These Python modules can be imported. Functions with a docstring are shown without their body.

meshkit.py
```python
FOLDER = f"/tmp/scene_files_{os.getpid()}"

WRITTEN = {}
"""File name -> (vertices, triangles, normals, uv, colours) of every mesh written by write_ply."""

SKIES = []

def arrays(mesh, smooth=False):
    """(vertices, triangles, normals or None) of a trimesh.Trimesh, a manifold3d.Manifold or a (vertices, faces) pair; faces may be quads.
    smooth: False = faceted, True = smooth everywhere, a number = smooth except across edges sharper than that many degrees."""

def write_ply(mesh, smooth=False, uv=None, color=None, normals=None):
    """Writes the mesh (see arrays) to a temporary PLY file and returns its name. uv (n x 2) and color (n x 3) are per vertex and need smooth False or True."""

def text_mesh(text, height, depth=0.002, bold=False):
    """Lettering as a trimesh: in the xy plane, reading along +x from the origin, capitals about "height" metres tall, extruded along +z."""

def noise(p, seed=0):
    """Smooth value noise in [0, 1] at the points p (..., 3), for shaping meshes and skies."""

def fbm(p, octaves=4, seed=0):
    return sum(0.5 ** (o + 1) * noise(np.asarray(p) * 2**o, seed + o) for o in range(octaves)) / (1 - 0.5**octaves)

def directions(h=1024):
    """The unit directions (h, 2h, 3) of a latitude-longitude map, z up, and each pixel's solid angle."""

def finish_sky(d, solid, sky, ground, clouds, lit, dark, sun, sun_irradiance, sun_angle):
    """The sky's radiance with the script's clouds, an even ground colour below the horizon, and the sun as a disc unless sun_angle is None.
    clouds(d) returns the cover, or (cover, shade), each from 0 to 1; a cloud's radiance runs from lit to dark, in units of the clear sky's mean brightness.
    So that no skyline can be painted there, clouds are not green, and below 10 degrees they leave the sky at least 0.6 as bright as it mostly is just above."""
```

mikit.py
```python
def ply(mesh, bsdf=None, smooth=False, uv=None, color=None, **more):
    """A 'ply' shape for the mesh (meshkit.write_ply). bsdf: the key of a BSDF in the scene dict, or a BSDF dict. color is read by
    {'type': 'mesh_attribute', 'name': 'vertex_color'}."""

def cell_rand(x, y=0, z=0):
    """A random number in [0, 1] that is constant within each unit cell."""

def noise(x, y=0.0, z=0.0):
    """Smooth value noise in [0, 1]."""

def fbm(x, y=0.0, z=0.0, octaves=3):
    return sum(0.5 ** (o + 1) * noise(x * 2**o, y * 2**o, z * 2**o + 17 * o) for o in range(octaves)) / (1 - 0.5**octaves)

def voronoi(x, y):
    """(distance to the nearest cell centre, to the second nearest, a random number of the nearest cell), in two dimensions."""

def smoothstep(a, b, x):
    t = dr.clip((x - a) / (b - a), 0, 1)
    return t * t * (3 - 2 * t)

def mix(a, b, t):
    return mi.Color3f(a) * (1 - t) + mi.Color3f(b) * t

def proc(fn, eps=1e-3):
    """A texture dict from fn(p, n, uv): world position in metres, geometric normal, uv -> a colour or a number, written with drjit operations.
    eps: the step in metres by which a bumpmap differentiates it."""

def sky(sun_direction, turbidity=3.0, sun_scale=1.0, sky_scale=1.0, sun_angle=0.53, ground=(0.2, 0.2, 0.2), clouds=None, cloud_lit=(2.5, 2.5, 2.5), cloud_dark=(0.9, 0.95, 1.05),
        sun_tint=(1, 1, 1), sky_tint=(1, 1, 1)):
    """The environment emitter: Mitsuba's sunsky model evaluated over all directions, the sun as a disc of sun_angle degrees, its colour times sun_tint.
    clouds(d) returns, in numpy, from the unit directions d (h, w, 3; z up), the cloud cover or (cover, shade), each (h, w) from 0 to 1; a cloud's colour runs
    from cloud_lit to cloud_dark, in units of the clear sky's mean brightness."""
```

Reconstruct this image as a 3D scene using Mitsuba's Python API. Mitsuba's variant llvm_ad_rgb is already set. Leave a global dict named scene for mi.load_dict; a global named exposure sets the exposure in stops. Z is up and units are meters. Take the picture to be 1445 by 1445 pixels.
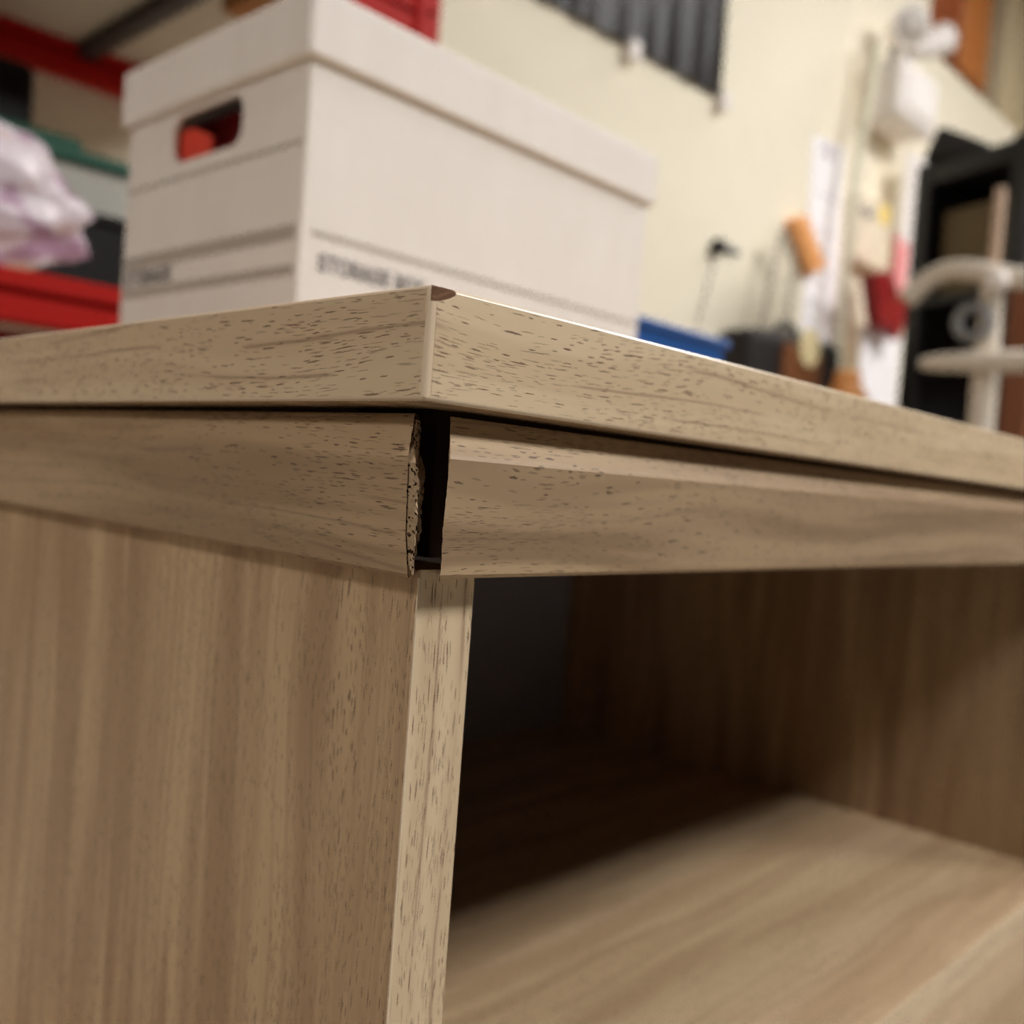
import math
import numpy as np
import trimesh
import manifold3d as m3
import drjit as dr
import mitsuba as mi
import mikit
import meshkit
from mikit import noise, fbm, cell_rand, smoothstep, mix, proc
from shapely.geometry import Polygon, Point, box as sbox
from shapely.ops import unary_union

T = mi.ScalarTransform4f
scene, labels = {}, {}
exposure = 0.16

# ------------------------------------------------------------------ camera, lamps
R_ = np.array([0.68940, -0.72052, 0.07469]); U_ = np.array([-0.02952, 0.07508, 0.99674]); F_ = np.array([0.72378, 0.68935, -0.03049])
EYE = np.array([-0.1404, -0.1625, 0.7989])
scene['camera'] = {'type': 'thinlens', 'fov': 54.716, 'fov_axis': 'x', 'aperture_radius': 0.0019, 'focus_distance': 0.232,
                   'near_clip': 0.01, 'far_clip': 60.0,
                   'to_world': T().look_at(origin=EYE.tolist(), target=(EYE + F_).tolist(), up=U_.tolist())}
LAMP = 27.0                      # radiance of the fluorescent tubes' diffusers
LAMP_TINT = (1.0, 0.974, 0.938)
LAMPS = [(-4.0, 0.2, 3.35), (0.2, -2.2, 3.35), (2.8, -2.2, 3.35), (3.4, -0.5, 3.35), (6.2, 0.6, 5.0)]  # unseen; first added for left faces, last two for back wall and cupboard
Z0 = 0.815                       # underside of the cabinet top

# ------------------------------------------------------------------ helpers
def cat(parts):
    parts = [p for p in parts if p is not None]
    return trimesh.util.concatenate(parts)

def man(m):
    mm = m.to_mesh()
    return trimesh.Trimesh(np.asarray(mm.vert_properties)[:, :3], np.asarray(mm.tri_verts), process=False)

def bx(x0, y0, z0, x1, y1, z1, r=0.0):
    """Box with chamfered edges."""
    if r <= 0:
        b = trimesh.creation.box((x1 - x0, y1 - y0, z1 - z0))
        b.apply_translation(((x0 + x1) / 2, (y0 + y1) / 2, (z0 + z1) / 2))
        return b
    pts = []
    for x in (x0, x1):
        for y in (y0, y1):
            for z in (z0, z1):
                sx, sy, sz = (1 if x == x0 else -1), (1 if y == y0 else -1), (1 if z == z0 else -1)
                pts += [(x + sx * r, y + sy * r, z), (x + sx * r, y, z + sz * r), (x, y + sy * r, z + sz * r)]
    return trimesh.convex.convex_hull(np.array(pts))

def rbox(x0, y0, z0, x1, y1, z1, r, seg=12):
    s = m3.Manifold.sphere(r, seg)
    return man(m3.Manifold.batch_hull([s.translate((x, y, z)) for x in (x0 + r, x1 - r) for y in (y0 + r, y1 - r) for z in (z0 + r, z1 - r)]))

def tube(points, r, sides=12):
    p = np.asarray(points, float)
    rr = np.broadcast_to(r, (len(p),))
    t = np.gradient(p, axis=0); t /= np.linalg.norm(t, axis=1, keepdims=True) + 1e-12
    up = np.array([0, 0, 1.0]) if abs(t[0][2]) < .8 else np.array([1.0, 0, 0])
    V, Fc = [], []
    ang = np.arange(sides) * 2 * np.pi / sides
    for i in range(len(p)):
        a = np.cross(t[i], up); a /= np.linalg.norm(a); b = np.cross(t[i], a)
        V += [p[i] + rr[i] * (math.cos(k) * a + math.sin(k) * b) for k in ang]
    n = len(p)
    for i in range(n - 1):
        for j in range(sides):
            k = (j + 1) % sides
            Fc += [(i * sides + j, i * sides + k, (i + 1) * sides + k), (i * sides + j, (i + 1) * sides + k, (i + 1) * sides + j)]
    V += [p[0], p[-1]]
    for j in range(sides):
        k = (j + 1) % sides
        Fc += [(n * sides, k, j), (n * sides + 1, (n - 1) * sides + j, (n - 1) * sides + k)]
    m = trimesh.Trimesh(np.array(V), np.array(Fc), process=False)
    m.fix_normals()
    return m

def smoothline(pts, n=24):
    pts = np.asarray(pts, float)
    from scipy.interpolate import CubicSpline
    s = np.r_[0, np.cumsum(np.linalg.norm(np.diff(pts, axis=0), axis=1))]
    return CubicSpline(s, pts)(np.linspace(0, s[-1], n))

def prism(poly, depth, to=None):
    m = trimesh.creation.extrude_polygon(poly, depth, engine='earcut')
    if to is not None:
        m.apply_transform(to)
    return m

def frame(o, ux, uy):
    """Matrix carrying local x,y,z to ux,uy,ux x uy at o."""
    M = np.eye(4); ux = np.array(ux, float); uy = np.array(uy, float)
    M[:3, 0] = ux; M[:3, 1] = uy; M[:3, 2] = np.cross(ux, uy); M[:3, 3] = o
    return M

def grain(m, axis, off=(0.0, 0.0)):
    """Unshared triangles with uv: u along the grain axis, v across it in the face's plane."""
    v = m.vertices[m.faces].reshape(-1, 3)
    fn = np.repeat(m.face_normals, 3, axis=0)
    others = [a for a in range(3) if a != axis]
    pick = np.where(np.abs(fn[:, others[0]]) < np.abs(fn[:, others[1]]), others[0], others[1])
    uv = np.stack([v[:, axis] + off[0], v[np.arange(len(v)), pick] + off[1] + 0.37 * (pick == others[0])], 1)
    return trimesh.Trimesh(v, np.arange(len(v)).reshape(-1, 3), process=False), uv

def put(key, mesh, bsdf, smooth=False, **more):
    scene[key] = mikit.ply(mesh, bsdf, smooth=smooth, **more)
    return key

def wood(key, mesh, bsdf, axis, off=(0, 0)):
    m, uv = grain(mesh, axis, off)
    scene[key] = mikit.ply(m, bsdf, uv=uv)

def tag(key, label=None, category=None, group=None, kind=None):
    d = {}
    if label: d['label'] = label
    if category: d['category'] = category
    if group: d['group'] = group
    if kind: d['kind'] = kind
    labels[key] = d

def lin(r, g, b):
    f = lambda c: (c / 255) / 12.92 if c / 255 <= 0.04045 else ((c / 255 + 0.055) / 1.055) ** 2.4
    return [f(r), f(g), f(b)]

def flat(key, rgb, rough=0.5, spec=0.4, metallic=0.0, **kw):
    scene[key] = {'type': 'twosided', 'b': {'type': 'principled', 'base_color': {'type': 'rgb', 'value': lin(*rgb)}, 'roughness': rough,
                  'specular': spec, 'metallic': metallic, **kw}}

def textured(key, fn, rough=0.5, spec=0.4, **kw):
    scene[key] = {'type': 'twosided', 'b': {'type': 'principled', 'base_color': proc(fn), 'roughness': rough, 'specular': spec, **kw}}

# ------------------------------------------------------------------ materials
def wood_fn(seed, light, dark, vein, pore, density=0.6, band=1.0, veins=0.7, pscale=1.0, streak=0.0):
    light, dark, vein, pore = (mi.Color3f(lin(*c)) for c in (light, dark, vein, pore))

    def fn(p, n, uv):
        U = uv.x * 1000 + seed * 137.3
        V = uv.y * 1000 + seed * 71.7
        w1 = noise(U / 85, V / 15, seed) - 0.5
        w2 = noise(U / 11, V / 3.5, seed + 3) - 0.5
        V1 = V + 7.0 * w1 + 0.4 * w2
        tone = fbm(U / 150 + 5, V1 / (7.0 * band), seed, 3)
        col = mix(light, dark, smoothstep(0.28, 0.72, tone))
        # long streaks
        if streak > 0:
            st = fbm(U / 260, V1 / 1.6, seed + 9, 3)
            col = mix(col, dark * 0.92, streak * smoothstep(0.48, 0.75, st))
            st2 = fbm(U / 300, V1 / 5.0, seed + 19, 2)
            col = mix(col, light * 1.06, streak * smoothstep(0.55, 0.8, st2))
        # growth-ring veins
        c = V1 / 8.5 + 2.2 * fbm(U / 210, V / 26, seed + 1, 2)
        r = dr.abs(c - dr.round(c))
        on = smoothstep(0.46, 0.62, noise(U / 42, dr.round(c) * 3.1, seed + 5))
        col = mix(col, vein, veins * 0.75 * (1 - smoothstep(0.015, 0.05 + 0.05 * noise(U / 9, c, 2), r)) * on)
        col = mix(col, vein, veins * 0.22 * (1 - smoothstep(0.02, 0.16, r)) * on)
        # pores: short dashes along the grain
        dens = density * (0.34 + 0.72 * smoothstep(0.30, 0.70, fbm(U / 26, V1 / 6, seed + 7, 2)))
        for k, (L, W) in enumerate(((7.4 * pscale, 1.02 * pscale), (5.0 * pscale, 0.84 * pscale), (12.0 * pscale, 1.10 * pscale))):
            row = dr.floor(V1 / W + 0.31 * k)
            fv = V1 / W + 0.31 * k - row
            cx = U / L + cell_rand(row, seed + k, 11) * 13.0
            cl = dr.floor(cx)
            fu = cx - cl
            a, b, g, h = (cell_rand(cl, row, seed * 7 + 31 * k + j) for j in (1, 2, 3, 4))
            hl = 0.15 + 0.27 * b
            hw = 0.13 + 0.12 * g
            slope = (fu - 0.5) * 0.45 * (h - 0.5) + 0.10 * (noise(U / 0.8, row, k) - 0.5)
            du, dv = (fu - (0.42 + 0.16 * h)) / hl, (fv - 0.5 - slope) / hw
            d = dr.square(du) + dr.square(dv)
            dash = (1 - smoothstep(0.25, 1.15, d)) * dr.select(a < dens * (0.8, 0.55, 0.45)[k], 1.0, 0.0)
            col = mix(col, pore, dash * (0.30 + 0.55 * g))
        return col
    return fn

PORE = (112, 84, 67)
WOODS = dict(
    wood_edge=wood_fn(1, (212, 191, 160), (201, 178, 147), (154, 127, 104), PORE, 0.66, veins=0.85),
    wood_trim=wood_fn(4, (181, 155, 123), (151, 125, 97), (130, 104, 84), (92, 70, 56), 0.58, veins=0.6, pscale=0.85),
    wood_panel=wood_fn(7, (198, 169, 134), (167, 136, 104), (134, 106, 84), (116, 90, 70), 0.62, band=2.0, veins=0.3, pscale=0.9, streak=0.42),
    wood_shelf=wood_fn(9, (196, 170, 137), (174, 146, 114), (140, 112, 90), (120, 96, 76), 0.4, band=2.0, veins=0.3, streak=0.4),
)
for k, f in WOODS.items():
    textured(k, f, 0.42, 0.45)
flat('pvc_edge', (214, 194, 168), 0.22, 0.8)
flat('chip_brown', (104, 74, 54), 0.8, 0.2)

def mdf_fn(p, n, uv):
    q = p * 1000
    t = fbm(q.x / 0.9, q.y / 0.9, q.z / 0.9, 3)
    pit = smoothstep(0.635, 0.70, fbm(q.x / 0.9 + 31, q.y / 0.8, q.z / 1.0, 2))
    return mix(mix(lin(196, 176, 148), lin(150, 120, 92), t), lin(46, 28, 20), pit)
textured('raw_fibreboard', mdf_fn, 0.9, 0.1)
flat('back_board', (150, 152, 166), 0.6, 0.3)

def wall_fn(p, n, uv):
    t = fbm(p.x * 1.7, p.y * 1.7, p.z * 1.7, 3)
    return mix(lin(239, 231, 211), lin(233, 224, 203), t)
textured('wall_paint', wall_fn, 0.7, 0.25)
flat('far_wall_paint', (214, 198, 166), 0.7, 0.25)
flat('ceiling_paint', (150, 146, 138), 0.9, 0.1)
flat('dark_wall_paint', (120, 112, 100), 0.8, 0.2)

def floor_fn(p, n, uv):
    return mix(lin(140, 134, 124), lin(112, 106, 98), fbm(p.x * 2, p.y * 2, 0.0, 4))
textured('concrete', floor_fn, 0.6, 0.3)

def card_fn(p, n, uv):
    return mix(lin(235, 230, 226), lin(229, 223, 218), fbm(p.x * 60, p.y * 60, p.z * 14, 2))
textured('white_card', card_fn, 0.65, 0.3)
flat('print_grey', (150, 146, 142), 0.7, 0.2)
flat('print_black', (62, 60, 64), 0.7, 0.2)
flat('crease_grey', (176, 168, 160), 0.7, 0.2)
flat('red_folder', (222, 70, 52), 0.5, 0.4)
flat('rack_red', (172, 22, 14), 0.55, 0.15)
flat('deck_grey', (206, 196, 180), 0.7, 0.3)
flat('gap_shade_brown', (84, 64, 50), 0.9, 0.1)  # darkened brown: shade of the gap put into rails and recess
flat('reddish_brown', (124, 76, 52), 0.6, 0.3)
flat('worn_white', (206, 196, 182), 0.5, 0.4)
flat('dark_steel', (58, 52, 50), 0.5, 0.4)
flat('lens_grey', (168, 160, 150), 0.4, 0.4)
flat('olive_brown', (104, 90, 66), 0.7, 0.2)
flat('tan_pink', (186, 160, 140), 0.5, 0.4)
flat('tan_wood', (166, 112, 62), 0.6, 0.3)
flat('black_plastic', (16, 14, 15), 0.45, 0.25)
flat('black_sheet', (24, 22, 24), 0.32, 0.12)
flat('black_metal', (18, 18, 20), 0.45, 0.35)
flat('grey_metal', (128, 130, 132), 0.4, 0.5, 0.2)
flat('steel', (186, 180, 166), 0.45, 0.5, 0.0)
flat('white_plastic', (232, 226, 222), 0.45, 0.5)
flat('ivory_plastic', (226, 214, 192), 0.5, 0.4)
flat('pale_pipe', (216, 212, 192), 0.5, 0.4)
flat('paper', (246, 243, 246), 0.8, 0.2)
flat('pale_print', (214, 208, 214), 0.8, 0.2)
flat('blue_plastic', (20, 78, 150), 0.4, 0.5)
flat('orange_wood', (232, 164, 102), 0.55, 0.4)
flat('orange_brown', (160, 100, 56), 0.6, 0.3)
flat('cream', (236, 222, 176), 0.7, 0.2)
flat('yellow', (236, 208, 104), 0.7, 0.2)
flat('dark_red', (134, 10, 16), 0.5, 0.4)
flat('pink', (232, 150, 150), 0.6, 0.3)
flat('dark_green', (10, 84, 64), 0.4, 0.5)
flat('frosted', (196, 196, 188), 0.5, 0.4)
flat('bag_black', (34, 30, 29), 0.7, 0.3)
flat('bag_brown', (120, 74, 42), 0.7, 0.3)
flat('cabinet_brown', (170, 104, 54), 0.45, 0.4)
flat('cabinet_brown_dark', (130, 66, 34), 0.45, 0.4)
flat('bench_top', (150, 118, 80), 0.6, 0.3)

def bag_fn(p, n, uv):
    t = fbm(p.x * 26, p.y * 26, p.z * 26, 2)
    t2 = fbm(p.x * 17 + 9, p.y * 17, p.z * 17 + 4, 2)
    c = mix(lin(216, 204, 212), lin(166, 132, 156), smoothstep(0.52, 0.66, t))
    return mix(c, lin(206, 172, 156), smoothstep(0.56, 0.70, t2))
textured('bag_film', bag_fn, 0.3, 0.6)

# ------------------------------------------------------------------ the room
def structure(key, mesh, bsdf):
    put(key, mesh, bsdf); tag(key, kind='structure')

WY = 1.609                                            # face of the back wall
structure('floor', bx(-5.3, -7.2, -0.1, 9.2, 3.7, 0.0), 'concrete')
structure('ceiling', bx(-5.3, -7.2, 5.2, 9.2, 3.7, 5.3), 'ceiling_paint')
structure('wall_back', cat([bx(-5.3, WY, 0, 4.05, WY + 0.14, 5.2), bx(4.05, WY, 0, 9.1, WY + 0.14, 2.77)]), 'wall_paint')
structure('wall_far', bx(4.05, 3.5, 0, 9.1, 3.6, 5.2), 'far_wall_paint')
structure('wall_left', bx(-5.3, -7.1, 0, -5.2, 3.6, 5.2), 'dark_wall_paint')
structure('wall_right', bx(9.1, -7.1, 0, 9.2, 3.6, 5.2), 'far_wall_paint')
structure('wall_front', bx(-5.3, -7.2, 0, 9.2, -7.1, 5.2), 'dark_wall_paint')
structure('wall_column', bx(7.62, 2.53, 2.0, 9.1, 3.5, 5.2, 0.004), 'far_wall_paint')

scene['lamp_diffuser_mat'] = {'type': 'twosided', 'b': {'type': 'diffuse', 'reflectance': {'type': 'rgb', 'value': [0.8, 0.8, 0.78]}}}
for i, (x, y, LAMP_Z) in enumerate(LAMPS):
    key = 'unseen_ceiling_light' + (f'_{i:03d}' if i else '')
    hw, hd = 0.62, 0.38
    put(key + '__housing', cat([bx(x - hw - .03, y - hd - .03, LAMP_Z + .012, x + hw + .03, y + hd + .03, LAMP_Z + .09, .006),
                                bx(x - .45, y - .012, LAMP_Z + .085, x - .43, y + .012, 5.2), bx(x + .43, y - .012, LAMP_Z + .085, x + .45, y + .012, 5.2)]), 'white_plastic')
    d = trimesh.Trimesh([(x - hw, y - hd, LAMP_Z), (x - hw, y + hd, LAMP_Z), (x + hw, y + hd, LAMP_Z), (x + hw, y - hd, LAMP_Z)], [(0, 1, 2), (0, 2, 3)], process=False)
    scene[key + '__diffuser'] = mikit.ply(d, 'lamp_diffuser_mat', emitter={'type': 'area', 'radiance': {'type': 'rgb', 'value': [LAMP * c for c in LAMP_TINT]}})
    tag(key, 'unseen white suspended fluorescent ceiling light fixture with a long glowing diffuser', 'ceiling light', 'suspended fluorescent lights')

# ------------------------------------------------------------------ the cabinet
C = 'cabinet'
tag(C, 'light wood-grain laminate cabinet with a chipped top corner and a gap between its two mouldings', 'cabinet')
OX, OY, PW = 0.0190, 0.0188, 0.0190                   # overhang of the top, thickness of the side panel
TT, TL, TD = 0.025, 1.30, 0.68
ZB = -0.0404                                          # bottom of the moulding
z = lambda v: v + Z0
# top: pale-edged core, thin wood-print bands on its two seen edges
core = rbox(0, 0, z(0), TL, TD, z(TT), 0.0010, 24)
LIP = 0.0165
rng = np.random.default_rng(3)
chip = man(m3.Manifold.hull_points(np.array([(-.001, -.001, z(TT - .0042)), (-.001, -.001, z(TT + .001)), (.0078, -.001, z(TT + .0005)), (.0070, -.001, z(TT - .0021)),
                           (.0030, -.001, z(TT - .0036)), (.0005, .0019, z(TT - .0026)), (.0060, .0009, z(TT - .0007)), (.0005, .0016, z(TT + .001)), (.0040, .0017, z(TT + .001))])))
def to_man(m):
    m = trimesh.Trimesh(m.vertices, m.faces, process=True)
    return m3.Manifold(m3.Mesh(np.asarray(m.vertices, np.float32), np.asarray(m.faces, np.uint32)))
chip_at = (0.0006, 0, 0)
chipm = to_man(chip).translate(chip_at)
recess = to_man(bx(LIP, LIP, z(-0.01), TL - LIP, TD - LIP, z(0.006)))
put(C + '__tabletop', man(to_man(core) - chipm - recess), 'pvc_edge', smooth=35)
put(C + '__tabletop__recess_shade_board', bx(LIP, LIP, z(0.0056), TL - LIP, TD - LIP, z(0.0066)), 'gap_shade_brown')  # added board, coloured dark to hold the shade in the cut recess
tag(C + '__tabletop', 'overhanging wood-grain top board')
band = bx(0.0019, -0.00016, z(0.0009), TL - 0.002, 0.0004, z(TT - 0.0009))
wood(C + '__tabletop__front_band', man(to_man(band) - chipm), 'wood_edge', 0)
wood(C + '__tabletop__side_band', bx(-0.00016, 0.0012, z(0.0009), 0.0004, TD - 0.002, z(TT - 0.0009)), 'wood_edge', 1, (0.31, 0.05))
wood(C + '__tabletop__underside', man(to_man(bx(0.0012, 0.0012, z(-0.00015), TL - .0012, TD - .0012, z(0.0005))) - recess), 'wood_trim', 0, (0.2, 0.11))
wood(C + '__tabletop__top_laminate', bx(0.009, 0.0014, z(TT - .0003), TL - .0014, TD - .0014, z(TT + 0.00012)), 'wood_shelf', 0, (0.4, 0.7))
# exposed core inside the chip
cm = man((to_man(core) ^ chipm.translate((0.0, 0.0, 0.0))) - chipm.translate((-0.0001, -0.0007, 0.0004)))
cm = cm.subdivide_to_size(0.0009) if hasattr(cm, 'subdivide_to_size') else cm
v = cm.vertices + 0.00012 * (meshkit.noise(cm.vertices * 2600) - 0.5)[:, None]
put(C + '__tabletop__chip', trimesh.Trimesh(v, cm.faces, process=False), 'chip_brown')
tag(C + '__tabletop__chip', 'dark brown chipped corner')

# mouldings: profile (outward d, height z), mitred ends that do not meet
PROF = [(0.0, -0.0019), (0.0090, -0.0019), (0.0096, -0.0024), (0.0154, -0.0112), (0.0157, -0.0120), (0.0094, -0.0372), (0.0091, -0.0394), (0.0080, ZB), (0.0, ZB)]
def profile(step=0.0007, prof=PROF):
    pts = []
    for a, b in zip(prof, prof[1:] + prof[:1]):
        a, b = np.array(a), np.array(b)
        n = max(1, int(np.ceil(np.linalg.norm(b - a) / step)))
        pts += [a + (b - a) * k / n for k in range(n)]
    return np.array(pts)
def moulding(along, start_fn, end, prof=None, rag=0.00025, seed=0, zs=None):
    """Extruded moulding; start_fn(d, z) is where it begins along the edge."""
    P = profile() if prof is None else prof
    n = len(P)
    jit = (meshkit.noise(np.c_[P * 1500, np.full(n, seed * 3.3)], seed) - 0.5) * 2 * rag
    jit = jit + (meshkit.noise(np.c_[P * 420, np.full(n, seed * 1.7)], seed + 5) - 0.5) * 2 * rag
    s0 = np.array([start_fn(d, zz) for d, zz in P]) + jit
    cols = [s0, s0 + 0.002, np.full(n, 0.08), np.full(n, end)]
    V = []
    for s in cols:
        for (d, zz), t in zip(P, s):
            V.append((t, OY - d, z(zz)) if along == 0 else (OX - d, t, z(zz)))
    Fc = []
    for k in range(len(cols) - 1):
        for i in range(n):
            j = (i + 1) % n
            a, b, c, d_ = k * n + i, k * n + j, (k + 1) * n + j, (k + 1) * n + i
            Fc += [(a, b, c), (a, c, d_)]
    m = trimesh.Trimesh(V, Fc, process=False)
    return m, np.array(V[:n])
def cap(ring, bulge, axis, seed):
    """Rough sawn end of a moulding: the end ring filled with a displaced grid."""
    c = ring.mean(0)
    rings = [ring]
    for f in (0.9, 0.75, 0.58, 0.4, 0.2):
        q = c + (ring - c) * f
        q = q.copy(); q[:, axis] += bulge * (meshkit.fbm(q * 900, 3, seed) - 0.45) * 2
        rings.append(q)
    V = np.vstack(rings + [c[None]])
    n = len(ring); Fc = []
    for k in range(len(rings) - 1):
        for i in range(n):
            j = (i + 1) % n
            a, b, c_, d = k * n + i, k * n + j, (k + 1) * n + j, (k + 1) * n + i
            Fc += [(a, b, c_), (a, c_, d)]
    for i in range(n):
        Fc.append(((len(rings) - 1) * n + i, (len(rings) - 1) * n + (i + 1) % n, len(V) - 1))
    return trimesh.Trimesh(V, Fc, process=False)

m, ring = moulding(0, lambda d, zz: (OX - d) + 0.0076 + 0.0009 * np.clip(1 - abs(zz + 0.013) / 0.016, 0, 1) - 0.0006 * np.clip((zz + 0.010) / 0.008, 0, 1), TL - 0.02, seed=2)
wood(C + '__front_moulding', m, 'wood_trim', 0)
tag(C + '__front_moulding', 'bevelled moulding under the right-hand edge')
put(C + '__front_moulding__cut_end', cap(ring, 0.0004, 0, 4), 'raw_fibreboard')
m, ring = moulding(1, lambda d, zz: (OY - d) + 0.0044 - 0.0016 * np.clip((-zz - 0.030) / 0.010, 0, 1), TD - 0.03, seed=5, rag=0.0002)
wood(C + '__side_moulding', m, 'wood_trim', 1, (0.55, 0.21))
tag(C + '__side_moulding', 'bevelled moulding under the left-hand edge')
# crumbling core standing out of the side moulding's end
P = profile(0.0006, [(0.0004, -0.0034), (0.0082, -0.0032), (0.0138, -0.0115), (0.0150, -0.0135), (0.0090, -0.0372), (0.0076, -0.0398), (0.0004, -0.0398)])
def crumb(d, zz):
    base = (OY - d) + 0.0008
    return base + 0.0030 * np.clip((zz + 0.0145) / 0.004, 0, 1) + 0.0012 * np.clip((-zz - 0.031) / 0.006, 0, 1)
m, ring = moulding(1, crumb, 0.05, prof=P, rag=0.0010, seed=8)
m.vertices[len(P):2 * len(P), 1] = ring[:, 1] + 0.004
put(C + '__side_moulding__crumbled_end', cat([m, cap(ring, 0.0009, 1, 9)]), 'raw_fibreboard')
tag(C + '__side_moulding__crumbled_end', 'crumbled raw fibreboard end')

# carcass
PT = -0.0392                                          # top of the side panel's edge
BD = 0.49                                             # depth to the back board
wood(C + '__side_panel', bx(OX, OY + 0.0004, 0.0, OX + PW, 0.64, z(PT), 0.0003), 'wood_panel', 2)
wood(C + '__side_panel__edge_band', bx(OX + 0.0003, OY, 0.0, OX + PW - 0.0001, OY + 0.0006, z(PT)), 'wood_edge', 2, (0.13, 0.02))
put(C + '__side_panel__corner_bead', bx(OX - 0.00005, OY - 0.00005, 0.0, OX + 0.00032, OY + 0.0005, z(PT - 0.002)), 'pvc_edge')
wood(C + '__support_rail', bx(OX + 0.015, OY + 0.014, z(-0.0378), TL - 0.06, OY + 0.060, z(0.0054)), 'gap_shade_brown', 0)
wood(C + '__side_rail', bx(OX + 0.001, OY + 0.030, z(PT), OX + 0.0148, 0.62, z(0.0054)), 'gap_shade_brown', 1)
wood(C + '__divider', bx(0.640, OY + 0.0006, 0.08, 0.658, BD, z(-0.0380), 0.0003), 'wood_panel', 2, (0.1, 0.4))
wood(C + '__divider__edge_band', bx(0.640, OY, 0.08, 0.658, OY + 0.0006, z(-0.0380)), 'wood_edge', 2, (0.5, 0.2))
wood(C + '__right_panel', bx(1.262, OY + 0.0006, 0.0, 1.281, 0.64, z(PT), 0.0003), 'wood_panel', 2, (0.2, 0.9))
put(C + '__back_panel', bx(OX + PW, BD, 0.08, 1.262, BD + 0.006, z(-0.001)), 'back_board')
SZ = -0.262
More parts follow.
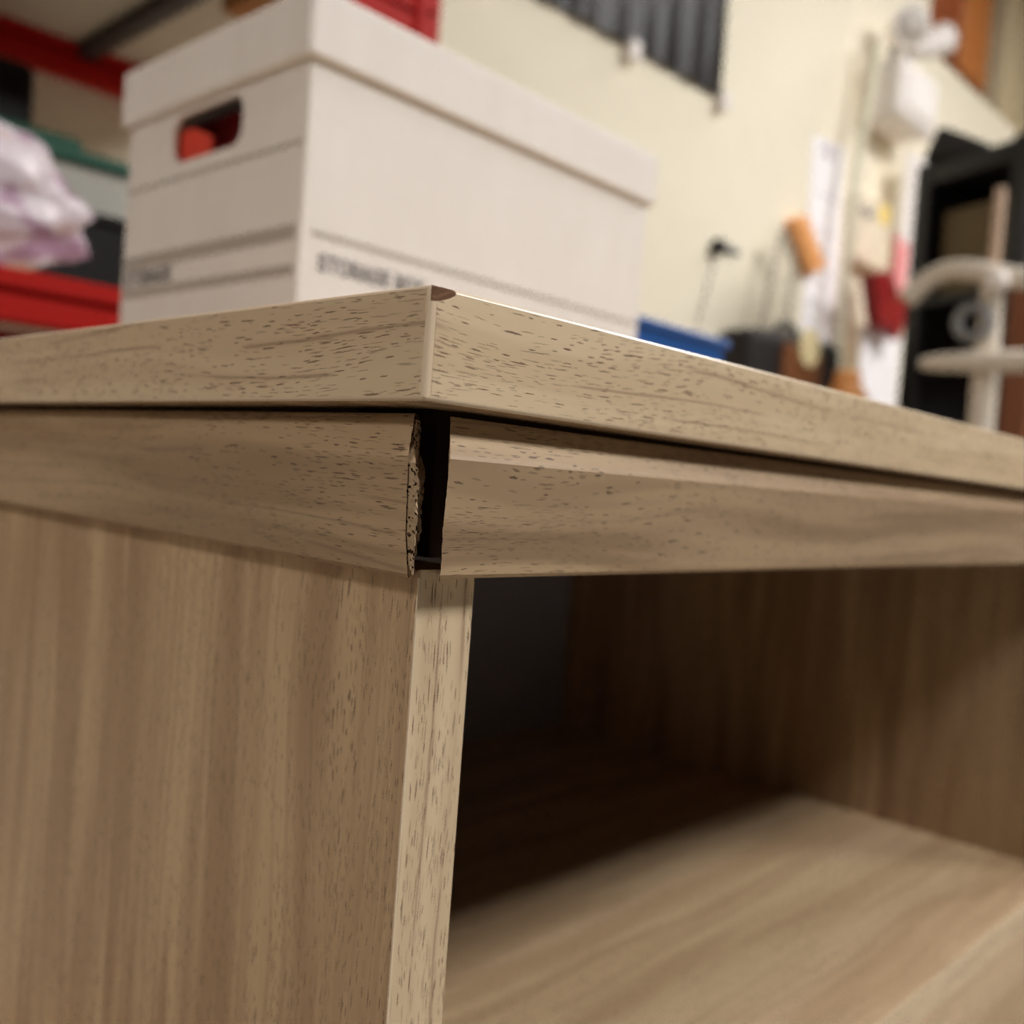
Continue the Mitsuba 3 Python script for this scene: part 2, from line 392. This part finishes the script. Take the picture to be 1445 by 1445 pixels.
for i, (x0, x1) in enumerate(((OX + PW, 0.640), (0.658, 1.262))):
    k = C + '__shelf' + (f'_{i:03d}' if i else '')
    wood(k, bx(x0, OY + 0.0014, z(SZ - 0.018), x1, BD, z(SZ), 0.0004), 'wood_shelf', 0, (0.0, 0.05 + 0.11 * i))
    wood(k + '__edge_band', bx(x0, OY + 0.0004, z(SZ - 0.0178), x1, OY + 0.0016, z(SZ - 0.0003)), 'wood_edge', 0, (0.1, 0.4 + 0.2 * i))
    wood(C + '__door' + (f'_{i:03d}' if i else ''), bx(x0 + .001, OY + 0.0006, z(-0.735), x1 - .001, OY + 0.0166, z(SZ - 0.0195), 0.0006), 'wood_shelf', 0, (0.2, 0.3 + 0.2 * i))
    wood(C + '__bottom_board' + (f'_{i:03d}' if i else ''), bx(x0, OY + 0.0014, z(-0.753), x1, BD, z(-0.7355), 0.0004), 'wood_shelf', 0, (0.0, 0.5 + 0.11 * i))
wood(C + '__plinth', bx(OX + PW, OY + 0.03, 0.0, 1.262, OY + 0.048, z(-0.753)), 'wood_panel', 0, (0, .7))

# ------------------------------------------------------------------ the storage box on the cabinet
B = 'storage_box'
tag(B, 'white cardboard storage box with a lid standing on the cabinet top', 'storage box')
ZT = Z0 + TT
BX, BY, BYAW = 0.2161, 0.3829, 0.0156
BL, BW, BH, LID = 0.3835, 0.2592, 0.2651, 0.045
BT = T().translate([BX, BY, ZT]).rotate([0, 0, 1], math.degrees(BYAW))
i_, th = 0.006, 0.0035
outer = to_man(bx(i_, i_, 0.0004, BL - i_, BW - i_, BH - 0.006, 0.0012))
inner = to_man(bx(i_ + th, i_ + th, th, BL - i_ - th, BW - i_ - th, BH, 0.0))
slot = Polygon(sbox(0.0975, 0.1925, 0.1685, 0.203).exterior).buffer(0.0125)
sl = to_man(prism(slot, 0.02, frame((-0.002, 0, 0), (0, 1, 0), (0, 0, 1))))
sl2 = to_man(prism(slot, 0.02, frame((BL - 0.018, 0, 0), (0, 1, 0), (0, 0, 1))))
put(B + '__body', man(outer - inner - sl - sl2), 'white_card', to_world=BT)
lid_o = to_man(bx(0, 0, BH - LID, BL, BW, BH, 0.0025))
lid_i = to_man(bx(th, th, BH - LID - .01, BL - th, BW - th, BH - th, 0))
put(B + '__lid', man(lid_o - lid_i), 'white_card', to_world=BT)
zz = lambda a: a - ZT
def leftline(y0, y1, z0, z1): return bx(i_ - 0.0003, y0, z0, i_ + 0.0002, y1, z1)
def frontline(x0, x1, z0, z1): return bx(x0, i_ - 0.0003, z0, x1, i_ + 0.0002, z1)
put(B + '__body__printed_rule', cat([leftline(0.012, BW - 0.010, zz(.9455), zz(.9555)), leftline(0.012, BW - 0.010, zz(.9225), zz(.9295))]), 'crease_grey', to_world=BT)
put(B + '__body__printed_rule_001', cat([frontline(0.014, BL - 0.012, zz(.9490), zz(.9530))]), 'crease_grey', to_world=BT)
put(B + '__body__fold_line', leftline(0.010, BW - 0.008, zz(1.0070), zz(1.0100)), 'crease_grey', to_world=BT)
t = meshkit.text_mesh('STORAGE BOX', 0.0105, 0.0004, bold=True)
t.apply_scale([0.094 / t.extents[0] * (1.0), 1, 1]); t.apply_translation([-t.bounds[0][0], -t.bounds[0][1], 0])
tl = t.copy(); t.apply_transform(frame((0.0205, i_ - 0.0001, zz(.9275)), (1, 0, 0), (0, 0, 1)))
put(B + '__body__lettering', t, 'print_black', to_world=BT)
t = meshkit.text_mesh('STORAGE', 0.0115, 0.0004, bold=True)
t.apply_scale([0.076 / t.extents[0], 1, 1]); t.apply_translation([-t.bounds[0][0], -t.bounds[0][1], 0])
t.apply_transform(frame((i_ - 0.0001, BW - 0.012, zz(.9315)), (0, -1, 0), (0, 0, 1)))
put(B + '__body__lettering_001', t, 'print_black', to_world=BT)
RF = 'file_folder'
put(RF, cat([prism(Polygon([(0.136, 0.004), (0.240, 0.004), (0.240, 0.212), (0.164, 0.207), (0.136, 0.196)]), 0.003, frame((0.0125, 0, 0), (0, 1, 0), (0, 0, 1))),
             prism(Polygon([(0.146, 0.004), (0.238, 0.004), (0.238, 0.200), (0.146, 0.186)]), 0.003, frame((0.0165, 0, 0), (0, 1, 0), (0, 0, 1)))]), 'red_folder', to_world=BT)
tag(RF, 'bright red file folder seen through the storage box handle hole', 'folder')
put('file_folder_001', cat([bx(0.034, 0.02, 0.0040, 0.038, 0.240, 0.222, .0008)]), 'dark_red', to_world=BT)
tag('file_folder_001', 'dark red file folder deeper inside the storage box behind the brighter one', 'folder')

# blue bin right of the box
K = 'plastic_bin'
tag(K, 'blue plastic bin on the cabinet top right of the white storage box', 'bin')
ob = to_man(rbox(0.660, 0.505, ZT, 0.918, 0.640, ZT + 0.149, 0.005))
ib = to_man(rbox(0.664, 0.509, ZT + .005, 0.914, 0.636, ZT + 0.2, 0.004))
put(K + '__body', man(ob - ib), 'blue_plastic')
put(K + '__rim', bx(.655, .499, ZT + .141, .923, .505, ZT + .151, .002), 'blue_plastic')

# ------------------------------------------------------------------ red steel rack at the back wall, left
Rk = 'storage_rack'
tag(Rk, 'red steel storage rack with a grey deck standing against the cream wall', 'rack')
FY, BYR, RX0, RX1 = 1.011, 1.555, -1.15, 0.853
def beam(y, zz0, h=0.062, y1=None):
    return cat([bx(RX0, y, zz0, RX1, y + 0.040, zz0 + h, .003)])
n = 0
for (px, py) in ((RX1 - .045, FY), (RX1 - .045, BYR), (RX0 - .0, FY), (RX0 - .0, BYR)):
    k = Rk + '__upright' + (f'_{n:03d}' if n else ''); n += 1
    um = to_man(bx(px, py - .002, 0.0, px + 0.045, py + 0.042, 2.3, .003))
    for q in range(30):
        um = um - m3.Manifold.cylinder(0.06, 0.007, 0.007, 12).rotate((90, 0, 0)).translate((px + .0225, py + .05, 0.1 + q * .0733))
    put(k, man(um), 'rack_red')
n = 0
for lv, (zf) in enumerate((0.10, 0.935, 1.450, 2.02)):
    for y in (FY, BYR):
        k = Rk + '__beam' + (f'_{n:03d}' if n else ''); n += 1
        zb_ = zf if not (y == BYR and lv == 2) else 1.418
        hh = .060
        bm = man(to_man(bx(RX0 + .04, y + .004, zb_, RX1 - .04, y + .036, zb_ + hh, .003)) - to_man(bx(RX0 - 1, y - .01, zb_ + hh * .52, RX1 + 1, y + .016, zb_ + hh * .66)))
        put(k, bm, 'rack_red')
    dk = Rk + '__deck' + (f'_{lv:03d}' if lv else '')
    zd = zf + .028 if lv == 2 else zf + .048
    put(dk, bx(RX0 + .03, FY + .03, zd, RX1 - .03, BYR + .012, zd + .012), 'deck_grey')
    for s_, xs in enumerate((-0.85, -0.35, 0.10, 0.535)):
        put(dk + '__cross_bar' + (f'_{s_:03d}' if s_ else ''), bx(xs, FY + .03, zd - .022, xs + .03, BYR + .012, zd + .001, .002), 'dark_steel')
put(Rk + '__slat', bx(0.595, 1.055, 1.4535, 0.665, 1.200, 1.4778, .002), 'tan_wood')
LZ = 0.935 + .060                                     # top of the lower deck

# things on the rack's lower deck
bagm = trimesh.creation.icosphere(4, 1.0)
v = bagm.vertices.copy()
v = v * (1 + 0.20 * (meshkit.fbm(v * 2.3, 3, 2) - .5)[:, None] * 2 + 0.10 * (np.abs(meshkit.fbm(v * 5.0, 3, 7) - .5) * 2)[:, None])
v = v * np.array([0.195, 0.060, 0.094]) + np.array([0.178, 1.095, LZ + .088])
v[:, 2] = np.maximum(v[:, 2], LZ + 0.0005)
put('plastic_bag', trimesh.Trimesh(v, bagm.faces, process=False), 'bag_film', smooth=True)
tag('plastic_bag', 'crumpled white and mauve plastic bag of soft goods on the red rack', 'bag')
K = 'storage_tote'
tag(K, 'frosted plastic storage tote with a dark green lid on the red rack behind the bag', 'tote')
bo = man(m3.Manifold.hull_points(np.array([(x + s1 * (0 if t_ else .02), y + s2 * (0 if t_ else .02), zq) for (x, s1) in ((0.02, 1), (0.520, -1)) for (y, s2) in ((1.265, 1), (1.53, -1)) for (zq, t_) in ((LZ + .0005, 0), (1.195, 1))])))
put(K + '__body', bo, 'frosted')
put(K + '__lid', cat([bx(0.010, 1.255, 1.195, 0.532, 1.54, 1.214, .004), bx(0.030, 1.275, 1.213, 0.440, 1.52, 1.234, .006)]), 'dark_green')
put('crate', cat([bx(0.215, 1.195, LZ + .0005, 0.520, 1.240, LZ + .112, .006), bx(0.205, 1.190, LZ + .110, 0.530, 1.250, LZ + .124, .004)]), 'black_plastic')
tag('crate', 'black plastic crate on the red rack right of the crumpled bag', 'crate')
put('carry_case__body', rbox(0.16, 1.33, 1.2345, 0.392, 1.45, 1.335, .014), 'black_plastic')
put('carry_case__handle', tube(smoothline([(0.20, 1.39, 1.328), (0.21, 1.39, 1.355), (0.34, 1.39, 1.355), (0.35, 1.39, 1.328)]), .007), 'black_metal')
tag('carry_case', 'black carry case sitting on the green lid of the tote', 'case')
put('hanging_cord', tube(smoothline([(0.415, 1.598, 1.33), (0.428, 1.599, 1.29), (0.437, 1.60, 1.25), (0.442, 1.60, 1.19)]), .004), 'bag_brown')
tag('hanging_cord', 'thin brown cord hanging down the wall beside the black case', 'cord')
put('cord_socket__plate', bx(0.385, WY - .006, 1.32, 0.445, WY, 1.40, .002), 'ivory_plastic')
tag('cord_socket', 'ivory wall socket plate above the brown cord on the wall', 'socket')

# ------------------------------------------------------------------ things on the back wall
K = 'plastic_sheet'
nx, nz = 60, 30
gx, gz = np.meshgrid(np.linspace(0, 1, nx), np.linspace(0, 1, nz))
xx = 1.30 + gx * (2.515 - 1.30); zz_ = 2.005 + gx * .040 + gz * 1.05
wav = 0.010 + 0.016 * (meshkit.fbm(np.stack([gx * 14, gz * 1.6, gx * 0], -1), 3, 4) - .3) + 0.006 * np.sin(gx * 60 + 3 * meshkit.noise(np.stack([gx * 5, gz, gx * 0], -1)))
yy = WY - 0.004 - np.abs(wav)
V = np.stack([xx, yy, zz_], -1).reshape(-1, 3)
q = lambda a, b: a * nx + b
Fc = []
for a in range(nz - 1):
    for b in range(nx - 1):
        Fc += [(q(a, b), q(a, b + 1), q(a + 1, b + 1)), (q(a, b), q(a + 1, b + 1), q(a + 1, b))]
put(K + '__sheet', trimesh.Trimesh(V, Fc, process=False), 'black_sheet', smooth=True)
for s_, (tx, tz) in enumerate(((2.045, 2.022), (2.512, 2.035), (1.50, 2.010))):
    put(K + '__tape' + (f'_{s_:03d}' if s_ else ''), bx(tx - .022, WY - .036, tz - .030, tx + .022, WY - .0005, tz + .022, .002), 'white_plastic')
tag(K, 'glossy black wrinkled plastic sheet taped to the cream wall', 'plastic sheet')

K = 'wall_hook'
put(K + '__knob', rbox(2.530, WY - .040, 1.565, 2.578, WY - .001, 1.612, .012), 'black_plastic')
put(K + '__arm', bx(2.575, WY - .016, 1.590, 2.690, WY - .001, 1.612, .004), 'grey_metal')
tag(K, 'small black and grey hook screwed to the bare cream wall', 'hook')
put('pull_cord', tube(smoothline([(2.546, WY - .010, 1.563), (2.54, WY - .010, 1.50), (2.515, WY - .009, 1.42), (2.49, WY - .008, 1.33)]), .0028), 'grey_metal')
tag('pull_cord', 'thin grey cord hanging from the small black hook', 'cord')

K = 'paper_chart'
put(K + '__sheet', trimesh.Trimesh(np.array([(3.135, WY - .003, 2.12), (3.385, WY - .003, 2.15), (3.425, WY - .003, 1.36), (3.165, WY - .003, 1.36), (3.135, WY - .0005, 2.12), (3.385, WY - .0005, 2.15), (3.425, WY - .0005, 1.36), (3.165, WY - .0005, 1.36)]),
    [(0, 2, 1), (0, 3, 2), (4, 5, 6), (4, 6, 7), (0, 1, 5), (0, 5, 4), (1, 2, 6), (1, 6, 5), (2, 3, 7), (2, 7, 6), (3, 0, 4), (3, 4, 7)]), 'paper')
put(K + '__clip', bx(3.215, WY - .012, 2.075, 3.29, WY - .003, 2.125, .002), 'pale_print')
for s_, (a, b) in enumerate(((1.93, .02), (1.80, .02), (1.66, .02), (1.53, .02))):
    put(K + '__printed_line' + (f'_{s_:03d}' if s_ else ''), bx(3.19, WY - .0036, a, 3.36, WY - .0028, a + b * .5), 'pale_print')
tag(K, 'tall white paper sheet hanging on the wall above the tool bag', 'paper sheet')

put('conduit_pipe', tube(smoothline([(3.395, 1.52, 2.53), (3.385, 1.52, 2.40), (3.345, 1.52, 2.20), (3.305, 1.52, 1.92), (3.288, 1.52, 1.60), (3.295, 1.52, 1.30), (3.31, 1.52, 0.0)], 40), .016), 'pale_pipe')
tag('conduit_pipe', 'bowed pale grey-green pipe standing along the wall beside the paper sheet', 'pipe')

K = 'emergency_light'
put(K + '__housing', rbox(3.455, 1.44, 2.27, 3.80, WY - .001, 2.49, .02), 'white_plastic')
put(K + '__battery_cover', rbox(3.49, 1.43, 2.31, 3.77, 1.445, 2.45, .005), 'white_plastic')
def lamp_head(key, c, d, r, L):
    c, d = np.array(c, float), np.array(d, float); d /= np.linalg.norm(d)
    put(key, tube([c - d * L, c - d * L * .7, c - d * L * .2, c, c + d * .004], [r * .35, r * .8, r, r * 1.03, r * .95], 24), 'white_plastic', smooth=40)
    put(key + '__lens', tube([c + d * .0045, c + d * .008, c + d * .013], [r * .86, r * .8, r * .4], 24), 'lens_grey', smooth=40)
lamp_head(K + '__lamp_head', (3.50, 1.44, 2.60), (-.55, -.75, -.15), .074, .13)
lamp_head(K + '__lamp_head_001', (3.82, 1.44, 2.675), (.55, -.3, .35), .058, .17)
put(K + '__bracket', tube([(3.55, 1.53, 2.48), (3.55, 1.53, 2.62)], .014), 'grey_metal')
put(K + '__bracket_001', tube([(3.70, 1.53, 2.48), (3.70, 1.53, 2.62)], .014), 'grey_metal')
tag(K, 'white emergency light with two round lamp heads high on the wall', 'emergency light')

K = 'control_box'
put(K + '__housing', rbox(3.432, 1.549, 1.735, 3.715, WY - .0005, 1.995, .012), 'ivory_plastic')
put(K + '__top_edge', bx(3.428, 1.540, 1.915, 3.54, 1.5491, 1.930, .002), 'grey_metal')
put(K + '__yellow_sticker', bx(3.60, 1.5455, 1.915, 3.675, 1.5492, 1.985, .0005), 'yellow')
tag(K, 'ivory wall-mounted control box with a yellow sticker below the emergency light', 'control box')

def hanging(key, x0, x1, ztop, zbot, y, bsdf, seed, amp=.02, taper=0.0, thick=.012):
    """A limp sheet of cloth or film with vertical folds and real thickness."""
    nx_, nz_ = 26, 26
    gx_, gz_ = np.meshgrid(np.linspace(0, 1, nx_), np.linspace(0, 1, nz_))
    w = 1 - taper * (1 - gz_)
    X = (x0 + x1) / 2 + (gx_ - .5) * (x1 - x0) * w
    Z = zbot + gz_ * (ztop - zbot) + .02 * np.sin(gx_ * 5 + seed)
    f = amp * (meshkit.fbm(np.stack([gx_ * 5, gz_ * 1.2, gx_ * 0 + seed], -1), 3, seed) - .5) * 2
    A = np.stack([X, y + f, Z], -1).reshape(-1, 3); Bk = A + np.array([0, thick, 0])
    V_ = np.vstack([A, Bk]); N = nx_ * nz_; F2 = []
    ix = lambda a, b: a * nx_ + b
    for a in range(nz_ - 1):
        for b in range(nx_ - 1):
            p, r, s, u = ix(a, b), ix(a, b + 1), ix(a + 1, b + 1), ix(a + 1, b)
            F2 += [(p, r, s), (p, s, u), (N + p, N + s, N + r), (N + p, N + u, N + s)]
    edge = [ix(0, b) for b in range(nx_)] + [ix(a, nx_ - 1) for a in range(1, nz_)] + [ix(nz_ - 1, b) for b in range(nx_ - 2, -1, -1)] + [ix(a, 0) for a in range(nz_ - 2, 0, -1)]
    for e, g in zip(edge, edge[1:] + edge[:1]):
        F2 += [(e, N + e, N + g), (e, N + g, g)]
    m_ = trimesh.Trimesh(V_, F2, process=False)
    put(key, m_, bsdf, smooth=50)
hanging('white_cloth', 3.70, 3.87, 2.22, 1.60, 1.50, 'white_plastic', 3)
tag('white_cloth', 'limp white cloth hanging on the wall under the emergency light', 'cloth')
K = 'red_pouch'
hanging(K + '__pouch', 3.33, 3.66, 1.655, 1.47, 1.420, 'dark_red', 6, amp=.012, taper=.45, thick=.05)
hanging(K + '__pink_flap', 3.46, 3.56, 1.80, 1.62, 1.405, 'pink', 8, amp=.008, thick=.02)
tag(K, 'dark red pouch with a pink flap hanging on the wall', 'pouch')
hanging('white_sheet', 3.42, 3.78, 1.50, 0.83, 1.50, 'paper', 11, amp=.015)
tag('white_sheet', 'white sheet hanging low on the wall below the red pouch', 'sheet')

K = 'wood_block'
put(K, prism(Polygon([(2.985, 1.770), (3.055, 1.800), (3.215, 1.668), (3.140, 1.632)]).buffer(.008), .04, frame((0, WY - .006, 0), (1, 0, 0), (0, 0, 1))), 'orange_wood')
tag(K, 'tilted light orange wooden block hanging on the wall beside the paper sheet', 'wooden block')

# ------------------------------------------------------------------ bench with the tool bag, behind the cabinet at right
K = 'work_bench'
tag(K, 'low wooden work bench along the cream wall under the tool bag', 'bench')
put(K + '__top', bx(1.75, 1.12, 0.745, 3.12, WY - .002, 0.785, .004), 'bench_top')
n = 0
for x in (1.80, 3.02):
    for y in (1.16, 1.52):
        put(K + '__leg' + (f'_{n:03d}' if n else ''), bx(x, y, 0, x + .05, y + .05, 0.746, .003), 'bench_top'); n += 1
K = 'tool_bag'
BZ = 0.7855
body = man(m3.Manifold.batch_hull([m3.Manifold.sphere(.04, 14).translate(c) for c in [(2.38, 1.36, BZ + .04), (2.95, 1.36, BZ + .04), (2.38, 1.44, BZ + .04), (2.95, 1.44, BZ + .04),
     (2.41, 1.37, 1.258), (2.90, 1.37, 1.290), (2.41, 1.43, 1.258), (2.90, 1.43, 1.290), (2.62, 1.40, 1.290)]]))
put(K + '__body', body, 'bag_black', smooth=40)
put(K + '__flap', rbox(2.53, 1.313, 1.06, 2.77, 1.332, 1.275, .008), 'bag_brown')
put(K + '__round_badge', tube([(2.665, 1.3135, 1.275), (2.665, 1.303, 1.275)], .058, 28), 'cream')
put(K + '__handle', tube(smoothline([(2.62, 1.40, 1.325), (2.64, 1.40, 1.345), (2.72, 1.40, 1.350), (2.76, 1.40, 1.325)]), .010), 'bag_black')
tag(K, 'black tool bag with a cream round badge on the bench by the wall', 'bag')
K = 'telescopic_handle'
put(K + '__tube', tube([(2.74, 1.55, BZ), (2.765, 1.55, 1.33), (2.835, 1.53, 1.70)], .008), 'steel')
put(K + '__tube_001', tube([(2.94, 1.55, BZ), (2.945, 1.55, 1.33), (2.935, 1.53, 1.62)], .008), 'steel')
put(K + '__crossbar', tube([(2.835, 1.53, 1.70), (2.935, 1.53, 1.62)], .012), 'steel')
tag(K, 'grey telescopic trolley handle standing behind the black tool bag', 'trolley handle')
put('orange_bottle__body', tube([(2.715, 1.20, BZ), (2.715, 1.20, 1.13), (2.715, 1.20, 1.165)], [.065, .065, .045], 20), 'orange_wood', smooth=40)
put('orange_bottle__cap', tube([(2.715, 1.20, 1.163), (2.715, 1.20, 1.20), (2.715, 1.20, 1.208)], [.040, .040, .03], 20), 'orange_wood', smooth=40)
tag('orange_bottle', 'light orange canister standing right of the black tool bag', 'canister')

# ------------------------------------------------------------------ black shelf tower, right edge
K = 'shelf_tower'
tag(K, 'black metal shelf tower with an open side at the right edge', 'shelf tower')
A = np.array([2.886, 1.10]); Bp = np.array([2.757, 0.779])
e1 = (Bp - A) / np.linalg.norm(Bp - A); e2 = np.array([-e1[1], e1[0]])       # e1 towards the viewer, e2 away to the right
W_ = np.linalg.norm(Bp - A) + .03
TW = T(np.array([[e1[0], e2[0], 0, A[0]], [e1[1], e2[1], 0, A[1]], [0, 0, 1, 0], [0, 0, 0, 1]]).tolist())
def tw(key, mesh, bsdf, **kw):
    put(K + '__' + key, mesh, bsdf, to_world=TW, **kw)
D_ = 0.42
n = 0
for a in (0.0, W_ - .035):
    for b in (0.0, D_ - .035):
        tw('post' + (f'_{n:03d}' if n else ''), bx(a - .02, b, 0, a + .035, b + .035, 1.86, .003), 'black_metal'); n += 1
n = 0
for a, zz0 in ((0, 1.79), (0, 1.42), (0, 0.95), (0, 0.40)):
    tw('shelf' + (f'_{n:03d}' if n else ''), bx(0, .004, zz0 - (.0 if n else .0), W_, D_ - .004, zz0 + (.06 if n == 0 else .03), .003), 'black_metal'); n += 1
tw('back_panel', bx(0, D_ - .006, 0.1, W_, D_ + .002, 1.84), 'bag_brown')
tw('side_panel', bx(-.020, .03, 0.1, -.014, D_ - .03, 1.84), 'black_metal')

put('added_inner_block', bx(0.045, .06, 1.4505, W_ - .045, .36, 1.715, .003), 'olive_brown', to_world=TW)  # added block near the opening, so the brown interior catches some light
tag('added_inner_block', 'added dim brown block standing for the inner panel in the top bay of the black shelf tower', 'box')

# ------------------------------------------------------------------ white stand in front of it
K = 'display_stand'
tag(K, 'white metal stand with two crossbars before the black shelf tower', 'stand')
put(K + '__post', tube([(2.40, .695, 0.02), (2.40, .697, 1.15), (2.40, .70, 1.40)], [.030, .030, .024]), 'worn_white')
put(K + '__upper_post', tube([(2.40, .70, 1.395), (2.40, .699, 1.60)], .013), 'tan_pink')
put(K + '__crossbar', tube(smoothline([(2.37, .895, 1.338), (2.38, .860, 1.378), (2.38, .812, 1.402), (2.38, .735, 1.398), (2.38, .58, 1.376)]), .026), 'worn_white')
put(K + '__crossbar_001', tube([(2.36, .840, 1.172), (2.36, .80, 1.173), (2.36, .725, 1.173), (2.36, .56, 1.170)], [.014, .022, .027, .027]), 'worn_white')
put(K + '__base', bx(2.27, .55, 0.0, 2.53, .85, .022, .004), 'worn_white')
put(K + '__knob', rbox(2.315, .642, 1.336, 2.356, .692, 1.382, .018), 'white_plastic')
K = 'cable_roll'
ring = trimesh.creation.torus(.036, .013, 24, 12); ring.apply_transform(frame((2.352, .72, 1.268), (0, 1, 0), (0, 0, 1)))
put(K, ring, 'grey_metal', smooth=True)
tag(K, 'grey ring of cable hung on the white stand between its crossbars', 'cable roll')
K = 'brown_board'
put(K, bx(2.64, .665, 0.0, 2.665, .735, 1.42, .003), 'reddish_brown')
tag(K, 'reddish brown board standing upright between the white stand and the black tower', 'board')
K = 'dark_bag'
bm_ = man(m3.Manifold.batch_hull([m3.Manifold.sphere(.02, 12).translate(c) for c in [(2.90, 1.08, 1.882), (2.90, .93, 1.882), (3.05, 1.08, 1.882), (3.05, .95, 1.882), (2.94, 1.07, 1.965), (3.02, 1.06, 1.955), (2.95, 1.0, 1.915)]]))
put(K, bm_, 'bag_black', smooth=40)
tag(K, 'slumped dark bag lying on top of the black shelf tower', 'bag')

# ------------------------------------------------------------------ brown cupboard on the far wall over the half wall
K = 'wall_cupboard'
put(K + '__body', bx(6.15, 2.53, 3.80, 7.24, 3.50, 4.9, .004), 'cabinet_brown')
put(K + '__door', bx(6.17, 2.505, 3.82, 6.68, 2.53, 4.88, .004), 'cabinet_brown_dark')
put(K + '__door_001', bx(6.71, 2.505, 3.82, 7.22, 2.53, 4.88, .004), 'cabinet_brown')
tag(K, 'brown wooden wall cupboard high at the right beyond the half wall', 'cupboard')
